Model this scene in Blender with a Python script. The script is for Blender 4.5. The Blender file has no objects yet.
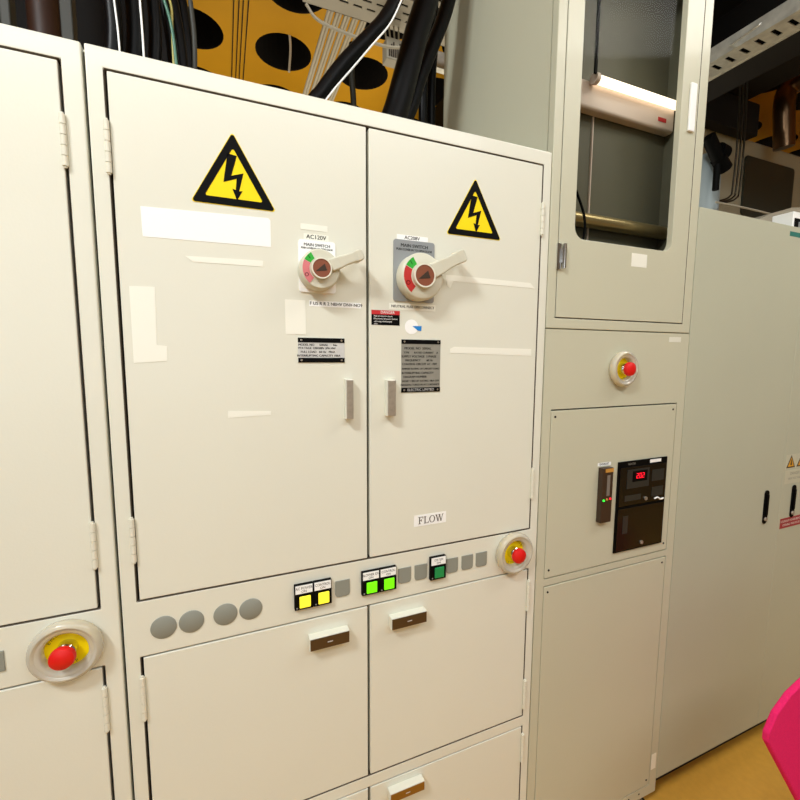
import bpy, bmesh, math, random
from mathutils import Vector, Matrix
random.seed(4)
SC = bpy.context.scene
COL = SC.collection

# ------------------------------------------------------------------ materials
def s2l(c):
    return tuple(((v/255)/12.92 if v/255 <= .04045 else (((v/255)+.055)/1.055)**2.4) for v in c)
def mat(name, rgb, rough=.5, metal=0, coat=0, emit=None, estr=0, noise=0, nscale=60, bump=0, bscale=400, spec=.5, sheen=0):
    m = bpy.data.materials.new(name); m.use_nodes = True
    nt = m.node_tree; b = nt.nodes['Principled BSDF']
    c = s2l(rgb)+(1,)
    b.inputs['Base Color'].default_value = c
    b.inputs['Roughness'].default_value = rough
    b.inputs['Metallic'].default_value = metal
    b.inputs['Specular IOR Level'].default_value = spec
    b.inputs['Coat Weight'].default_value = coat
    b.inputs['Coat Roughness'].default_value = .08
    if sheen: b.inputs['Sheen Weight'].default_value = sheen
    if emit:
        b.inputs['Emission Color'].default_value = s2l(emit)+(1,)
        b.inputs['Emission Strength'].default_value = estr
    tc = nt.nodes.new('ShaderNodeTexCoord')
    if noise:
        n = nt.nodes.new('ShaderNodeTexNoise'); n.inputs['Scale'].default_value = nscale; n.inputs['Detail'].default_value = 5
        nt.links.new(tc.outputs['Object'], n.inputs['Vector'])
        r = nt.nodes.new('ShaderNodeMix'); r.data_type = 'RGBA'
        r.inputs['A'].default_value = tuple(v*(1-noise) for v in c[:3])+(1,)
        r.inputs['B'].default_value = tuple(min(1, v*(1+noise)) for v in c[:3])+(1,)
        nt.links.new(n.outputs['Fac'], r.inputs['Factor']); nt.links.new(r.outputs['Result'], b.inputs['Base Color'])
    if bump:
        n2 = nt.nodes.new('ShaderNodeTexNoise'); n2.inputs['Scale'].default_value = bscale; n2.inputs['Detail'].default_value = 3
        nt.links.new(tc.outputs['Object'], n2.inputs['Vector'])
        bp = nt.nodes.new('ShaderNodeBump'); bp.inputs['Strength'].default_value = bump; bp.inputs['Distance'].default_value = .001
        nt.links.new(n2.outputs['Fac'], bp.inputs['Height']); nt.links.new(bp.outputs['Normal'], b.inputs['Normal'])
    return m
M = {}
M['paint'] = mat('cream_enamel', (226,225,210), .32, coat=.15, noise=.03, nscale=3, bump=.12, bscale=220)
M['paint2'] = mat('ivory_enamel', (198,196,173), .42, coat=.1, noise=.035, nscale=3, bump=.15, bscale=300)
M['paint3'] = mat('grey_green_enamel', (186,187,166), .45, noise=.05, nscale=3, bump=.2, bscale=350)
M['panelgrey'] = mat('grey_plug', (140,142,132), .55)
M['hinge'] = mat('hinge_enamel', (226,223,206), .35)
M['dark'] = mat('dark_gap', (22,18,16), .8)
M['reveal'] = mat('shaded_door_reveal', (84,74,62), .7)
M['black'] = mat('black_plastic', (5,5,5), .6, spec=.1)
M['rubber'] = mat('black_cable', (4,4,5), .4, spec=.14)
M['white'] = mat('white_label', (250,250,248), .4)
M['offwhite'] = mat('pale_offwhite', (243,242,229), .3)  # off-white for printed labels and plain pale shapes
M['greyplate'] = mat('grey_plate', (158,162,164), .35, metal=.35)
M['steel'] = mat('brushed_steel', (190,182,170), .35, metal=.7, noise=.3, nscale=90)
M['chrome'] = mat('chrome', (225,225,225), .12, metal=1)
M['plate'] = mat('etched_plate', (214,214,212), .4, metal=.2, noise=.2, nscale=60)
M['plate2'] = mat('etched_plate_dark', (150,148,138), .45, metal=.2, noise=.15, nscale=60)
M['yellow'] = mat('sign_yellow', (252,222,0), .5, spec=.25)
M['ybutton'] = mat('lit_yellow', (250,235,60), .3, emit=(255,235,60), estr=.55)
M['gbutton'] = mat('lit_green', (110,235,20), .3, emit=(110,250,10), estr=.6)
M['dgbutton'] = mat('dark_green_lens', (10,130,70), .3, emit=(0,140,70), estr=.15)
M['red'] = mat('red_mushroom', (218,16,14), .45, bump=.1)
M['redlabel'] = mat('red_label', (200,38,44), .45)
M['redlabel2'] = mat('dull_red_label', (158,52,60), .5)
M['shroud'] = mat('frosted_shroud', (234,229,214), .25, coat=.3)
M['shroud'].node_tree.nodes['Principled BSDF'].inputs['Subsurface Weight'].default_value = .3
M['shroud'].node_tree.nodes['Principled BSDF'].inputs['Subsurface Radius'].default_value = (.02,.02,.02)
M['shroud'].node_tree.nodes['Principled BSDF'].inputs['Transmission Weight'].default_value = .45
M['knob'] = mat('knob_grey', (208,205,186), .4)
M['darktube'] = mat('dark_steel_tube', (70,64,52), .3, metal=.7)
M['brown'] = mat('brown_disc', (132,72,46), .45)
M['dbrown'] = mat('dark_brown', (58,42,30), .4)
M['bronze'] = mat('bronze_strip', (92,74,52), .3, metal=.6)
M['gold'] = mat('gold_strip', (150,110,40), .3, metal=.6)
M['segred'] = mat('dial_red', (190,40,36), .45)
M['segpink'] = mat('dial_pink', (214,120,124), .5)
M['seggreen'] = mat('dial_green', (44,170,50), .45)
M['blue'] = mat('blue_sticker', (20,130,210), .45)
M['teal'] = mat('teal_label', (50,120,110), .45)
M['floor'] = mat('ochre_vinyl', (208,156,60), .45, noise=.12, nscale=40, bump=.1)
M['ceil'] = mat('ochre_painted_concrete', (224,162,14), .6, noise=.14, nscale=2.5, bump=.3, bscale=60)
M['hole'] = mat('shaded_hole', (30,24,18), .9)  # shade inside the ceiling openings, put into the colour
M['wallb'] = mat('white_partition', (214,210,198), .6)
M['walld'] = mat('dark_back_wall', (60,52,40), .8)
M['duct'] = mat('dark_brown_matte', (10,6,4), .85, noise=.2, nscale=8)
M['strut'] = mat('grey_strut', (40,39,30), .6)
M['tray'] = mat('galvanised_beige', (176,168,150), .5, metal=.1)
M['tube'] = mat('beige_conduit', (196,186,164), .45)
M['tgal'] = mat('galvanised_tray', (205,202,190), .4, metal=.5, noise=.4, nscale=25)
M['copper'] = mat('bronze_pipe_cladding', (120,92,66), .28, metal=.85)
M['mach'] = mat('machine_beige', (186,180,156), .6)
M['mwin'] = mat('machine_window', (58,62,54), .3)
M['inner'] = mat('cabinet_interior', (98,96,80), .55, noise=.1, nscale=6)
M['innersteel'] = mat('interior_steel', (196,176,128), .3, metal=.8)
M['lamp'] = mat('tube_light', (255,244,228), .4, emit=(255,240,214), estr=1.9)
M['lamphouse'] = mat('lamp_housing', (222,204,192), .45)
M['pink'] = mat('magenta_fabric', (228,38,104), .95, noise=.14, nscale=250, bump=.4, bscale=900, spec=.15)
M['tankblue'] = mat('pale_blue_tank', (170,184,188), .35)
M['ledred'] = mat('led_red', (255,30,60), .4, emit=(255,25,50), estr=.8)
M['ledgreen'] = mat('led_green', (60,240,60), .4, emit=(40,255,60), estr=1.6)
M['orange'] = mat('orange_tag', (196,140,60), .5)
M['scaleg'] = mat('meter_scale', (120,112,104), .5)
M['dispg'] = mat('display_bezel', (42,44,42), .3)
M['panelblack'] = mat('smoked_window', (10,10,10), .22)
M['grnw'] = mat('green_wire', (60,110,90), .4)
M['yelw'] = mat('yellow_wire', (170,160,80), .4)
M['brownpipe'] = mat('dull_brown_pipe', (52,28,16), .5)
M['tridull'] = mat('dull_yellow_sign', (214,158,50), .5)
# smoked clear pane
g = bpy.data.materials.new('clear_pane'); g.use_nodes = True; nt = g.node_tree; nt.nodes.clear()
o_ = nt.nodes.new('ShaderNodeOutputMaterial'); mx = nt.nodes.new('ShaderNodeMixShader'); tr = nt.nodes.new('ShaderNodeBsdfTransparent')
gl = nt.nodes.new('ShaderNodeBsdfGlossy'); fr = nt.nodes.new('ShaderNodeFresnel'); fr.inputs['IOR'].default_value = 1.07
tr.inputs['Color'].default_value = (.82,.82,.78,1); gl.inputs['Roughness'].default_value = .05
nt.links.new(fr.outputs[0], mx.inputs[0]); nt.links.new(tr.outputs[0], mx.inputs[1]); nt.links.new(gl.outputs[0], mx.inputs[2]); nt.links.new(mx.outputs[0], o_.inputs[0])
M['glass'] = g

# ------------------------------------------------------------------ mesh helpers
WL = {}   # world position of every origin
class B:
    def __init__(s): s.bm = bmesh.new()
    def box(s, x0, x1, y0, y1, z0, z1):
        v = [s.bm.verts.new((x, y, z)) for x in (x0, x1) for y in (y0, y1) for z in (z0, z1)]
        for f in ((0,1,3,2),(4,6,7,5),(0,4,5,1),(2,3,7,6),(0,2,6,4),(1,5,7,3)):
            s.bm.faces.new([v[i] for i in f])
        return s
    def lathe(s, prof, cx, cz, y0=0, n=40, a0=0):
        """profile [(radius, height toward the viewer)] turned round an axis along -Y at (cx, cz)"""
        rings = []
        for r, h in prof:
            if r < 1e-6: rings.append([s.bm.verts.new((cx, y0-h, cz))])
            else: rings.append([s.bm.verts.new((cx+r*math.cos(2*math.pi*i/n+a0), y0-h, cz+r*math.sin(2*math.pi*i/n+a0))) for i in range(n)])
        for a, b in zip(rings, rings[1:]):
            for i in range(n):
                j = (i+1) % n
                if len(a) == 1 and len(b) == 1: continue
                if len(a) == 1: s.bm.faces.new([a[0], b[i], b[j]])
                elif len(b) == 1: s.bm.faces.new([a[i], b[0], a[j]])
                else: s.bm.faces.new([a[i], b[i], b[j], a[j]])
        return s
    def vlathe(s, prof, cx, cy, n=32):
        rings = []
        for r, z in prof:
            if r < 1e-6: rings.append([s.bm.verts.new((cx, cy, z))])
            else: rings.append([s.bm.verts.new((cx+r*math.cos(2*math.pi*i/n), cy+r*math.sin(2*math.pi*i/n), z)) for i in range(n)])
        for a, b in zip(rings, rings[1:]):
            for i in range(n):
                j = (i+1) % n
                if len(a) == 1 and len(b) == 1: continue
                if len(a) == 1: s.bm.faces.new([a[0], b[j], b[i]])
                elif len(b) == 1: s.bm.faces.new([a[i], a[j], b[0]])
                else: s.bm.faces.new([a[i], a[j], b[j], b[i]])
        return s
    def poly(s, pts, y0, y1):
        """polygon in the XZ plane (list of x,z) extruded from y0 to y1"""
        a = [s.bm.verts.new((p[0], y0, p[1])) for p in pts]; b = [s.bm.verts.new((p[0], y1, p[1])) for p in pts]
        s.bm.faces.new(a); s.bm.faces.new(b[::-1])
        n = len(pts)
        for i in range(n): s.bm.faces.new([a[i], b[i], b[(i+1) % n], a[(i+1) % n]])
        return s
    def ringpoly(s, outer, inner, y0, y1):
        """plate with a hole; outer and inner have the same number of points"""
        n = len(outer); R = []
        for pts in (outer, inner):
            for y in (y0, y1): R.append([s.bm.verts.new((p[0], y, p[1])) for p in pts])
        oa, ob_, ia, ib = R
        for i in range(n):
            j = (i+1) % n
            s.bm.faces.new([oa[i], oa[j], ia[j], ia[i]]); s.bm.faces.new([ob_[i], ib[i], ib[j], ob_[j]])
            s.bm.faces.new([oa[i], ob_[i], ob_[j], oa[j]]); s.bm.faces.new([ia[i], ia[j], ib[j], ib[i]])
        return s
    def rod(s, p0, p1, r, n=12):
        p0, p1 = Vector(p0), Vector(p1); d = (p1-p0).normalized()
        u = d.orthogonal().normalized(); v = d.cross(u)
        A = [s.bm.verts.new(p0+r*(u*math.cos(2*math.pi*i/n)+v*math.sin(2*math.pi*i/n))) for i in range(n)]
        C = [s.bm.verts.new(p1+r*(u*math.cos(2*math.pi*i/n)+v*math.sin(2*math.pi*i/n))) for i in range(n)]
        s.bm.faces.new(A[::-1]); s.bm.faces.new(C)
        for i in range(n): s.bm.faces.new([A[i], A[(i+1) % n], C[(i+1) % n], C[i]])
        return s
    def addmesh(s, me, mtx):
        t = bmesh.new(); t.from_mesh(me); t.transform(mtx)
        tmp = bpy.data.meshes.new('tmp'); t.to_mesh(tmp); t.free(); s.bm.from_mesh(tmp); bpy.data.meshes.remove(tmp)
        return s
    def sweep(s, pts, r, n=12, res=8):
        P = [Vector(p) for p in pts]; Q = []
        ext = [P[0]*2-P[1]]+P+[P[-1]*2-P[-2]]
        for i in range(1, len(ext)-2):
            a, b, c, d = ext[i-1:i+3]
            for k in range(res):
                t = k/res
                Q.append(.5*((2*b)+(c-a)*t+(2*a-5*b+4*c-d)*t*t+(3*b-a-3*c+d)*t**3))
        Q.append(P[-1]); rings = []; u = None
        for i, q in enumerate(Q):
            d = (Q[min(i+1, len(Q)-1)]-Q[max(i-1, 0)]).normalized()
            u = d.orthogonal().normalized() if u is None else (u-d*u.dot(d)).normalized()
            v = d.cross(u); rr = r[0]+(r[1]-r[0])*i/(len(Q)-1) if isinstance(r, tuple) else r
            rings.append([s.bm.verts.new(q+rr*(u*math.cos(2*math.pi*k/n)+v*math.sin(2*math.pi*k/n))) for k in range(n)])
        s.bm.faces.new(rings[0][::-1]); s.bm.faces.new(rings[-1])
        for a, b in zip(rings, rings[1:]):
            for k in range(n): s.bm.faces.new([a[k], a[(k+1) % n], b[(k+1) % n], b[k]])
        return s
def ob(name, b, m, parent=None, bevel=0, smooth=False, label=None, seg=2):
    bmesh.ops.recalc_face_normals(b.bm, faces=b.bm.faces)
    vs = [v.co for v in b.bm.verts]
    lo = [min(v[i] for v in vs) for i in range(3)]; hi = [max(v[i] for v in vs) for i in range(3)]
    c = Vector([(lo[i]+hi[i])/2 for i in range(3)])
    bmesh.ops.translate(b.bm, verts=b.bm.verts, vec=-c)
    me = bpy.data.meshes.new(name); b.bm.to_mesh(me); b.bm.free()
    me.materials.append(M[m] if isinstance(m, str) else m)
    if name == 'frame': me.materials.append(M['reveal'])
    o = bpy.data.objects.new(name, me); COL.objects.link(o)
    WL[o.name] = c
    if parent: o.parent = parent; o.location = c-WL[parent.name]
    else: o.location = c
    if smooth:
        me.polygons.foreach_set('use_smooth', [True]*len(me.polygons))
        es = o.modifiers.new('es', 'EDGE_SPLIT'); es.split_angle = math.radians(38)
    if bevel:
        bv = o.modifiers.new('bv', 'BEVEL'); bv.width = bevel; bv.segments = seg; bv.limit_method = 'ANGLE'; bv.harden_normals = False
    if label: o['label'] = label
    return o
def thing(name, label, cat, loc, group=None):
    o = bpy.data.objects.new(name, None); COL.objects.link(o); o.empty_display_size = .1
    o.location = loc; WL[o.name] = Vector(loc); o['label'] = label; o['category'] = cat
    if group: o['group'] = group
    return o
def part(name, loc, parent, label=None):
    o = bpy.data.objects.new(name, None); COL.objects.link(o); o.empty_display_size = .03
    o.parent = parent; WL[o.name] = Vector(loc); o.location = Vector(loc)-WL[parent.name]
    if label: o['label'] = label
    return o
def tag(o, label, cat, group=None, kind=None):
    o['label'] = label; o['category'] = cat
    if group: o['group'] = group
    if kind: o['kind'] = kind
    return o
def struct(name, b, m, **k):
    o = ob(name, b, m, **k); o['kind'] = 'structure'; return o
_glyph = {}
def glyphs(s, size):
    k = (s, size)
    if k not in _glyph:
        cu = bpy.data.curves.new('t', 'FONT'); cu.body = s; cu.size = size; cu.align_x = 'CENTER'; cu.align_y = 'CENTER'; cu.resolution_u = 3
        o = bpy.data.objects.new('t', cu); COL.objects.link(o); bpy.context.view_layer.update()
        me = bpy.data.meshes.new_from_object(o.evaluated_get(bpy.context.evaluated_depsgraph_get()))
        bpy.data.objects.remove(o); _glyph[k] = me
    return _glyph[k]
RX = Matrix.Rotation(math.pi/2, 4, 'X')
def lettering(lines, y, m, parent, name='lettering', bold=0):
    """lines: (text, x, z, size[, angle[, xscale]]) flat letters facing the room"""
    b = B()
    for L in lines:
        t, x, z, size = L[:4]; ang = L[4] if len(L) > 4 else 0; xs = L[5] if len(L) > 5 else 1
        offs = [0] if not bold else [-bold, 0, bold]
        for dx in offs:
            b.addmesh(glyphs(t, size), Matrix.Translation((x+dx, y-abs(dx)*.05, z)) @ Matrix.Rotation(-ang, 4, 'Y') @ RX @ Matrix.Diagonal((xs, 1, 1, 1)))
    return ob(name, b, m, parent)

# ------------------------------------------------------------------ cabinet pieces (front plane y = 0, facing -y)
def slab(x0, x1, z0, z1, t=.001, y=0):
    return B().box(x0, x1, y-t, y, z0, z1)
def hinge(x, z0, z1, parent, m='hinge'):
    b = B(); n = 5; r = .0047
    for i in range(n):
        a = z0+(z1-z0)*i/n; c = z0+(z1-z0)*(i+1)/n-.0012
        b.vlathe([(0, a), (r, a), (r, c), (0, c)], x, -.003, 14)
    b.vlathe([(0, z0-.003), (r*.6, z0-.003), (r*.6, z1+.002), (0, z1+.002)], x, -.003, 10)
    return ob('hinge', b, m, parent, smooth=True)
def frame_mesh(x0, x1, z0, z1, holes, depth, t=.02):
    """carcass box plus a front frame with rectangular openings"""
    b = B()
    xs = sorted({x0, x1}|{h[0] for h in holes}|{h[1] for h in holes}); zs = sorted({z0, z1}|{h[2] for h in holes}|{h[3] for h in holes})
    def inh(x, z): return any(h[0] < x < h[1] and h[2] < z < h[3] for h in holes)
    V = {}
    def v(i, j, y):
        k = (i, j, y)
        if k not in V: V[k] = b.bm.verts.new((xs[i], y, zs[j]))
        return V[k]
    solid = [[not inh((xs[i]+xs[i+1])/2, (zs[j]+zs[j+1])/2) for j in range(len(zs)-1)] for i in range(len(xs)-1)]
    nx, nz = len(xs)-1, len(zs)-1
    S = lambda i, j: 0 <= i < nx and 0 <= j < nz and solid[i][j]
    for i in range(nx):
        for j in range(nz):
            if not solid[i][j]: continue
            b.bm.faces.new([v(i,j,0), v(i+1,j,0), v(i+1,j+1,0), v(i,j+1,0)])
            b.bm.faces.new([v(i,j,t), v(i,j+1,t), v(i+1,j+1,t), v(i+1,j,t)])
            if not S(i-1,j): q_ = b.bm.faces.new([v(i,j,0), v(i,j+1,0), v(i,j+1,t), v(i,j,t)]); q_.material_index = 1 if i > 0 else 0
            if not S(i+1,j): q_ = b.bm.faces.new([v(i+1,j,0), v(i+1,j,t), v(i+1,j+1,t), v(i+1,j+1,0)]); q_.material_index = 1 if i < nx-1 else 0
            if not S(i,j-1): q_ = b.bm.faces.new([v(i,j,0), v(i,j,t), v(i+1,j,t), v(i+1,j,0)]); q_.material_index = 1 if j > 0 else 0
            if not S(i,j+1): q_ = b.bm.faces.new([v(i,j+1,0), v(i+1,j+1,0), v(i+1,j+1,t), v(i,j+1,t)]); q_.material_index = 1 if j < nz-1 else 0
    return b
def door(parent, x0, x1, z0, z1, m='paint', gap=.0022, t=.018, bevel=.0018, gl=None, gr=None):
    gl = gap if gl is None else gl; gr = gap if gr is None else gr
    return ob('door', B().box(x0+gl, x1-gr, 0, t, z0+gap, z1-gap), m, parent, bevel=bevel)
def emergency_stop(parent, cx, cz, label, k=1.0, hb=.042):
    e = part('emergency_stop', (cx, 0, cz), parent, label)
    ob('legend_plate', B().lathe([(0,0),(.043,0),(.043,.002),(0,.002)], cx, cz, n=48), 'yellow', e, smooth=True)
    prof = [(a*k, h*k) for a, h in ((.056,0),(.0605,.006),(.0615,.014),(.0595,.020),(.0565,.0235),(.0525,.0250),(.0485,.0235),(.0475,.0222),(.0425,.0215),(.0395,.0195),(.0380,.017),(.0375,.004),(.0375,0),(.056,0))]; hb -= .042
    ob('shroud', B().lathe(prof, cx, cz, n=64), 'shroud', e, smooth=True)
    ob('collar', B().lathe([(.0165,.002),(.0165,.018),(.014,.021),(.010,.021),(.010,.03+hb),(0,.03+hb)], cx, cz), 'chrome', e, smooth=True)
    ob('mushroom_button', B().lathe([(.008,.024+hb),(.017,.024+hb),(.0205,.027+hb),(.0205,.032+hb),(.019,.0365+hb),(.013,.040+hb),(.006,.0415+hb),(0,.042+hb)], cx, cz), 'red', e, smooth=True)
    L = []
    for k, ch in enumerate('EMERGENCY'):
        a = math.radians(152-k*15.5); L.append((ch, cx+.0315*math.cos(a), cz+.0315*math.sin(a), .0085, a-math.pi/2))
    for k, ch in enumerate('STOP'):
        a = math.radians(-112+k*15); L.append((ch, cx+.0315*math.cos(a), cz+.0315*math.sin(a), .0085, a+math.pi/2))
    lettering(L, -.0025, 'dbrown', e)
    return e
def warning_sign(parent, cx, z0, w, h, label):
    s = part('warning_sign', (cx, 0, z0), parent, label)
    def tri(k):  # rounded triangle grown by k
        P = [(cx-w/2, z0), (cx+w/2, z0), (cx, z0+h)]; c = (cx, z0+h/3); out = []
        for i, p in enumerate(P):
            q = (c[0]+(p[0]-c[0])*k, c[1]+(p[1]-c[1])*k)
            r = .004*k
            a0 = {0: 150, 1: -90, 2: 30}[i]
            inx = (c[0]-q[0], c[1]-q[1]); L = math.hypot(*inx); ctr = (q[0]+inx[0]/L*2*r, q[1]+inx[1]/L*2*r)
            for t in range(6):
                a = math.radians(a0+t*24); out.append((ctr[0]+r*math.cos(a), ctr[1]+r*math.sin(a)))
        return out
    ob('yellow_face', B().poly(tri(1.0), -.0006, 0), 'yellow', s)
    # black border
    n = 18; ob('black_border', B().ringpoly(tri(.975), tri(.68), -.0012, -.0006), 'black', s)
    q = w/.151
    bolt = [(-.009,.086),(.006,.084),(-.004,.050),(.016,.057),(.008,.026),(.0135,.027),(.004,.010),(-.003,.029),(.0025,.0275),(.0045,.0465),(-.017,.038)]
    bolt = [(cx+p[0]*q*1.08, z0+.001+p[1]*q*1.08) for p in bolt]
    ob('lightning_arrow', B().poly(bolt, -.0012, -.0006), 'black', s)
    return s
def switch(parent, cx, cz, R, plate, mplate, lever, label, text, pinkseg):
    s = part('rotary_switch', (cx, 0, cz), parent, label)
    x0, x1, z0, z1 = plate
    ob('switch_plate', B().poly(rounded(x0, x1, z0, z1, .006, 4), -.0025, 0), mplate, s)
    h = .034
    ob('dial_body', B().lathe([(0,.002),(R*.98,.002),(R,.005),(R,.0295),(R*.96,.034),(R*.90,.0362),(R*.52,.0370),(R*.51,.0445),(0,.0445)], cx, cz, n=56), 'knob', s, smooth=True)
    ob('dial_disc', B().lathe([(0,.0445),(R*.44,.0445),(R*.44,.0466),(0,.0466)], cx, cz, n=40), 'brown', s, smooth=True)
    ob('disc_rim', B().lathe([(R*.44,.044),(R*.44,.0478),(R*.50,.0478),(R*.50,.044),(R*.44,.044)], cx, cz, n=40), 'hinge', s, smooth=True)
    ob('pointer', B().poly([(cx+R*.14, cz+R*.22), (cx+R*.26, cz-R*.1), (cx-R*.3, cz-R*.16)], -.0472, -.0466), 'dbrown', s)
    def seg(a0, a1, m, nm):
        a0, a1 = math.radians(a0), math.radians(a1); P = []
        for k in range(9): a = a0+(a1-a0)*k/8; P.append((cx+R*.89*math.cos(a), cz+R*.89*math.sin(a)))
        for k in range(9): a = a1+(a0-a1)*k/8; P.append((cx+R*.56*math.cos(a), cz+R*.56*math.sin(a)))
        ob(nm, B().poly(P, -.0374, -.0355), m, s)
    seg(122, 152, 'seggreen', 'green_segment'); seg(154, 232, pinkseg, 'red_segment')
    lettering([('O', cx+R*.76*math.cos(math.radians(205)), cz+R*.76*math.sin(math.radians(205)), R*.26, .4), ('I', cx+R*.76*math.cos(math.radians(137)), cz+R*.76*math.sin(math.radians(137)), R*.26, .6)], -.0377, 'black', s)
    # lever: tapered bar with a thick drooping grip
    lx, lz = lever; dx, dz = lx-cx, lz-cz; L = math.hypot(dx, dz); u = (dx/L, dz/L); n = (-u[1], u[0])
    def pt(a, o): return (cx+u[0]*a+n[0]*o, cz+u[1]*a+n[1]*o)
    b = B(); prof = [(R*.48,.31*R,.030,.044),(R*.95,.30*R,.030,.045),(L*.60,.25*R,.034,.048),(L*.78,.25*R,.031,.051),(L*.86,.28*R,.020,.053),(L*.97,.27*R,.014,.053),(L*1.03,.17*R,.018,.047)]
    rings = []
    for a, w, y0, y1 in prof:
        P = [pt(a, -w), pt(a, w)]
        rings.append([b.bm.verts.new((P[0][0], -y0, P[0][1])), b.bm.verts.new((P[1][0], -y0, P[1][1])), b.bm.verts.new((P[1][0], -y1, P[1][1])), b.bm.verts.new((P[0][0], -y1, P[0][1]))])
    b.bm.faces.new(rings[0]); b.bm.faces.new(rings[-1][::-1])
    for p, q in zip(rings, rings[1:]):
        for i in range(4): b.bm.faces.new([p[i], p[(i+1) % 4], q[(i+1) % 4], q[i]])
    ob('lever', b, 'knob', s, bevel=.003, seg=3)
    lettering(text, -.0028, 'black', s, bold=.0002)
    return s
def push_button(parent, cx, zb, w, h, lens, label, text):
    p = part('push_button', (cx, 0, zb+h/2), parent, label)
    ob('bezel', B().box(cx-w/2, cx+w/2, -.010, 0, zb, zb+h), 'black', p, bevel=.001)
    ob('caption_tab', B().box(cx-w/2+.002, cx+w/2-.002, -.0112, -.010, zb+h*.66, zb+h*.985), 'white', p)
    ob('lens', B().box(cx-w*.30+.002, cx+w*.30+.002, -.014, -.010, zb+h*.09, zb+h*.55), lens, p, bevel=.0018)
    ob('screw_dot', B().lathe([(0,.010),(.0016,.010),(.0016,.0112),(0,.0112)], cx-w*.38, zb+h*.09, n=10), 'greyplate', p)
    lettering([(text[0], cx, zb+h*.87, .0085, 0, .85), (text[1], cx, zb+h*.74, .0075)], -.0114, 'black', p)
def pull(parent, x0, x1, z0, z1, label, strip='bronze'):
    h = part('handle', ((x0+x1)/2, 0, z0), parent, label)
    ob('grip', B().poly([(x0, z0), (x1, z0), (x1, z1), (x0, z1)], -.021, 0), 'paint', h, bevel=.0015)
    ob('grip_strip', B().box(x0+.0015, x1-.0015, -.0225, -.0212, z0+.0015, z1-.0015), strip, h, bevel=.0006)
    ob('grip_mark', B().box((x0+x1)/2-.006, (x0+x1)/2+.006, -.0230, -.0225, (z0+z1)/2-.0008, (z0+z1)/2+.0012), 'plate', h)
def vpull(parent, x0, x1, z0, z1, label):
    h = part('handle', ((x0+x1)/2, 0, z0), parent, label)
    ob('grip', B().box(x0, x1, -.018, 0, z0, z1), 'paint', h, bevel=.0012)
    ob('grip_plate', B().box(x0+.0008, x1-.0008, -.0205, -.018, z0+.0008, z1-.0008), 'steel', h, bevel=.001)
def nameplate(parent, x0, x1, z0, z1, top, bot, m, lines, label):
    n = part('nameplate', ((x0+x1)/2, 0, z0), parent, label)
    ob('plate', slab(x0, x1, z0, z1, .0012), m, n)
    ob('black_band', B().box(x0, x1, -.0018, -.0012, z1-top, z1), 'black', n)
    ob('black_band', B().box(x0, x1, -.0018, -.0012, z0, z0+bot), 'black', n)
    for x in (x0+.007, x1-.007):
        for z in (z1-top/2, z0+bot/2): ob('rivet', B().lathe([(0,.0018),(.0026,.0018),(.0022,.0032),(0,.0034)], x, z, n=12), 'chrome', n, smooth=True)
    lettering(lines, -.0014, 'black', n, bold=.00025)
    return n
def rounded(x0, x1, z0, z1, r, n=6):
    P = []
    for (cx, cz, a0) in ((x1-r, z1-r, 0), (x0+r, z1-r, 90), (x0+r, z0+r, 180), (x1-r, z0+r, 270)):
        for k in range(n+1): a = math.radians(a0+90*k/n); P.append((cx+r*math.cos(a), cz+r*math.sin(a)))
    return P

# ================================================================== CENTRE CABINET (two doors, main switches)
def carcass(parent, x0, x1, z0, z1, depth, m):
    return ob('carcass', B().box(x0, x1, .0225, depth, z0, z1), m, parent)
c = thing('electrical_cabinet', 'cream two-door electrical cabinet with two lever switches and lightning signs', 'cabinet', (.30, .3, 0))
X0, X1 = -.202, .803
DZ = [(1.138, 2.107), (.566, 1.0205), (.110, .533)]
XL, XM0, XM1, XR = -.1735, .3005, .3025, .7755
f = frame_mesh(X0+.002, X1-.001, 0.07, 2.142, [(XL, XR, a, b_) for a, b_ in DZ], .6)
ob('frame', f, 'paint', c, bevel=.003, seg=3)
carcass(c, X0+.004, X1-.002, .07, 2.136, .6, 'dark')
ob('roof_panel', B().box(X0+.002, X1-.001, .0225, .6, 2.139, 2.142), 'paint', c)
ob('plinth', B().box(X0+.01, X1-.01, .04, .58, 0, .07), 'dark', c)
D = {}
for k, (a, b_) in enumerate(DZ):
    D[k, 0] = door(c, XL, XM0, a, b_, gl=.004); D[k, 1] = door(c, XM1, XR, a, b_)
for z0, z1 in ((1.935, 2.023), (1.221, 1.308)): hinge(-.174, z0, z1, D[0, 0])
for z0, z1 in ((1.933, 2.013), (1.228, 1.312)): hinge(.7755, z0, z1, D[0, 1])
for z0, z1 in ((.889, .981), (.60, .69)): hinge(-.173, z0, z1, D[1, 0])
for z0, z1 in ((.897, .987), (.592, .682)): hinge(.776, z0, z1, D[1, 1])
for z0, z1 in ((.420, .510), (.15, .24)): hinge(.776, z0, z1, D[2, 1]); hinge(-.173, z0, z1, D[2, 0])
vpull(D[0, 0], .2445, .2615, 1.478, 1.567, 'narrow brushed metal door handle left of the door split')
vpull(D[0, 1], .341, .3625, 1.480, 1.564, 'wide brushed metal door handle right of the door split')
pull(D[1, 0], .155, .248, .9545, .9845, 'bronze faced cream pull on the left lower door')
pull(D[1, 1], .352, .4475, .955, .985, 'bronze faced cream pull on the right lower door')
pull(D[2, 1], .350, .447, .487, .513, 'gold faced cream pull on the bottom door', 'gold')
pull(D[2, 0], .155, .248, .487, .513, 'bronze faced cream pull on the bottom left door')
warning_sign(c, .030, 1.9055, .156, .138, 'large yellow high voltage triangle on the left door')
warning_sign(c, .573, 1.9055, .156, .138, 'yellow high voltage triangle on the right door')
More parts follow.
